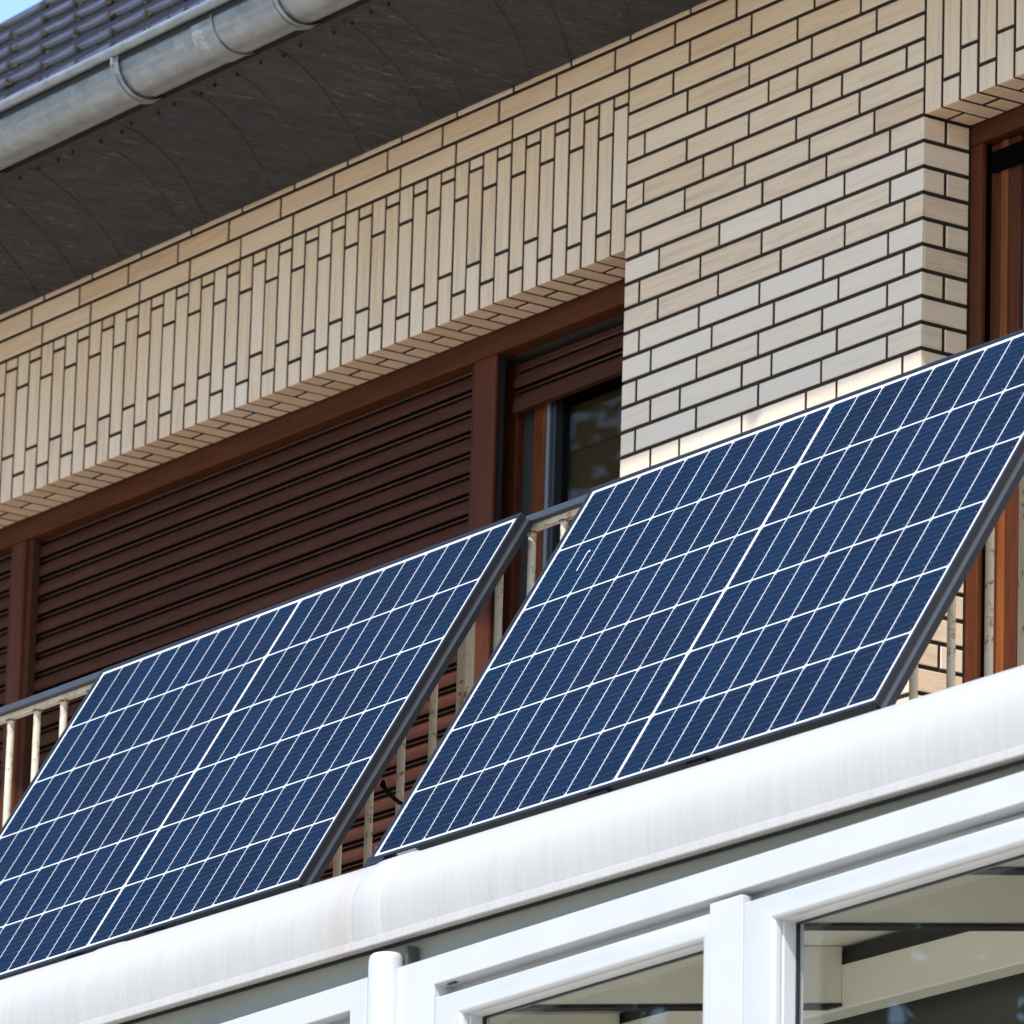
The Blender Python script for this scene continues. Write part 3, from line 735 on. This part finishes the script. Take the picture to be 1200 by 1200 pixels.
window(.45, 1.9885, [(.51, 1.926)])
fB = window(2.170, 4.64, [(2.2295, 3.205), (3.2455, 4.58)])
part('meeting_strip', 'white', [(3.1465, 3.2466, YF-.006, YF+.02, ZB+.064, ZT-.068)], fB, .004)
part('strip_bead', 'white', [(3.232, 3.2440, YF-.0085, YF-.0062, ZB+.066, ZT-.070)], fB, .001)
part('rebate_slot', 'grey', [(2.255, 2.283, YF+.012, YF+.020, ZT-.0612, ZT-.0592)], fB, 0)
# rounded corner column
b = MB(); cx_, cy_, rr = wx(2.0585), YF+.000, .0385; rings = []
for k, (z, s0) in enumerate([(ZB-.3, 1), (ZT+.012, 1), (ZT+.022, .985), (ZT+.029, .93), (ZT+.033, .82), (ZT+.034, .0)]):
    rings.append([(cx_+rr*s0*math.cos(2*math.pi*i/28), cy_+rr*s0*.9*math.sin(2*math.pi*i/28), z+ZO) for i in range(28)])
for k in range(5):
    for i in range(28):
        j = (i+1) % 28; b.face([rings[k][i], rings[k][j], rings[k+1][j], rings[k+1][i]])
b.build('round_column', M['white'], wr, smooth=True)
part('column_plate', 'white', [(2.0750, 2.1698, YF+.0012, YF+.07, ZB-.3, ZT), (1.9890, 2.0745, YF+.012, YF+.07, ZB-.3, ZT)], wr, .001)
part('gutter_wedge', 'grey', [(2.104, 2.114, YF+.012, YF+.04, ZT+.001, ZT+.045)], wr, .002)
part('sill', 'white', [(-1.4, 5.6, YF-.04, YF+.07, ZB-.06, ZB-.0005)], wr, .004)
part('plinth', 'slab', [(-1.4, 5.6, YF+.0, YF+.08, -5.25, ZB-.061)], wr, .002)
part('left_wall_panel', 'white', [(-1.4, .449, YF+.01, YF+.07, ZB, ZT)], wr, .002)
part('right_wall_panel', 'white', [(4.641, 5.6, YF+.01, YF+.07, ZB, ZT)], wr, .002)
# rafters, beam, roof sheet, floor, back wall
SL = .150
def raft_z(x, y): return -2.9215+(x-3.2359)*.0196+SL*(y+1.87)
def rafter(x, w_=.055):
    b = MB(); y0, y1 = -1.90, -1.0905; z = lambda y: raft_z(x, y)+.006
    b.obox(Vector((x-w_, y0, z(y0))), Vector((w_, 0, 0)), Vector((0, y1-y0, z(y1)-z(y0))), Vector((0, 0, .118)))
    o = b.build('rafter', M['cream'], cons, bevel=.003)
    b = MB(); b.obox(Vector((x-w_+.004, y0, z(y0)-.0065)), Vector((w_-.003, 0, 0)), Vector((0, y1-y0, z(y1)-z(y0))), Vector((0, 0, .006))); b.build('rafter_dark_strip', M['black'], o)  # thin dark strip along the rafter's underside
    return o
for x in (.05, .82, 1.60, 2.3691, 3.2359, 3.7858, 4.5, 5.2): rafter(x)
b = MB(); b.box(-1.3, 5.5, -1.0899, -1.03, -2.828, -2.735); b.build('cross_beam', M['cream'], cons, bevel=.004)
b = MB(); b.box(-1.3, 5.5, -1.084, -1.04, -2.7345, -2.705); b.build('beam_gap_shade', M['black'], cons)  # black filler paints the shadow between beam and roof sheet
b = MB(); b.obox(Vector((-1.3, -1.90, raft_z(-1.3, -1.90)+.125)), Vector((6.8, 0, 6.8*.0196)), Vector((0, .90, .90*SL)), Vector((0, 0, .012))); b.build('roof_sheet', M['cream'], cons)
b = MB(); b.box(-1.3, 5.5, -1.80, -.02, -5.249, -5.235); b.build('conservatory_floor', M['floor'], cons)
b = MB(); b.box(-1.3, 5.5, -.99, -.965, -3.5, -2.80); b.box(-1.3, 5.5, -1.000, -.9905, -2.98, -2.966); b.box(-1.3, 5.5, -1.000, -.9905, -3.3, -3.285); b.build('inner_back_wall', M['grey'], cons)
b = MB(); b.box(-1.3, 5.5, -.995, -.965, -5.2, -3.501); b.build('bounce_wall', M['cream2'], cons)  # unseen pale lower wall, added to bounce light up to the rafters
for x0, x1 in ((-1.39, -1.31), (5.51, 5.59)):
    b = MB(); b.box(x0, x1, -1.8, -.02, -5.24, -2.83); b.build('end_wall', M['slab'], cons)

# the window wall's own tilt handed down to its parts, so that each is a direct part of the conservatory
bpy.context.view_layer.update()
for o in [k for k in bpy.data.objects if k.parent == wr]:
    m = o.matrix_world.copy(); o.parent = cons; o.matrix_parent_inverse = Matrix(); o.matrix_basis = m
bpy.data.objects.remove(wr)
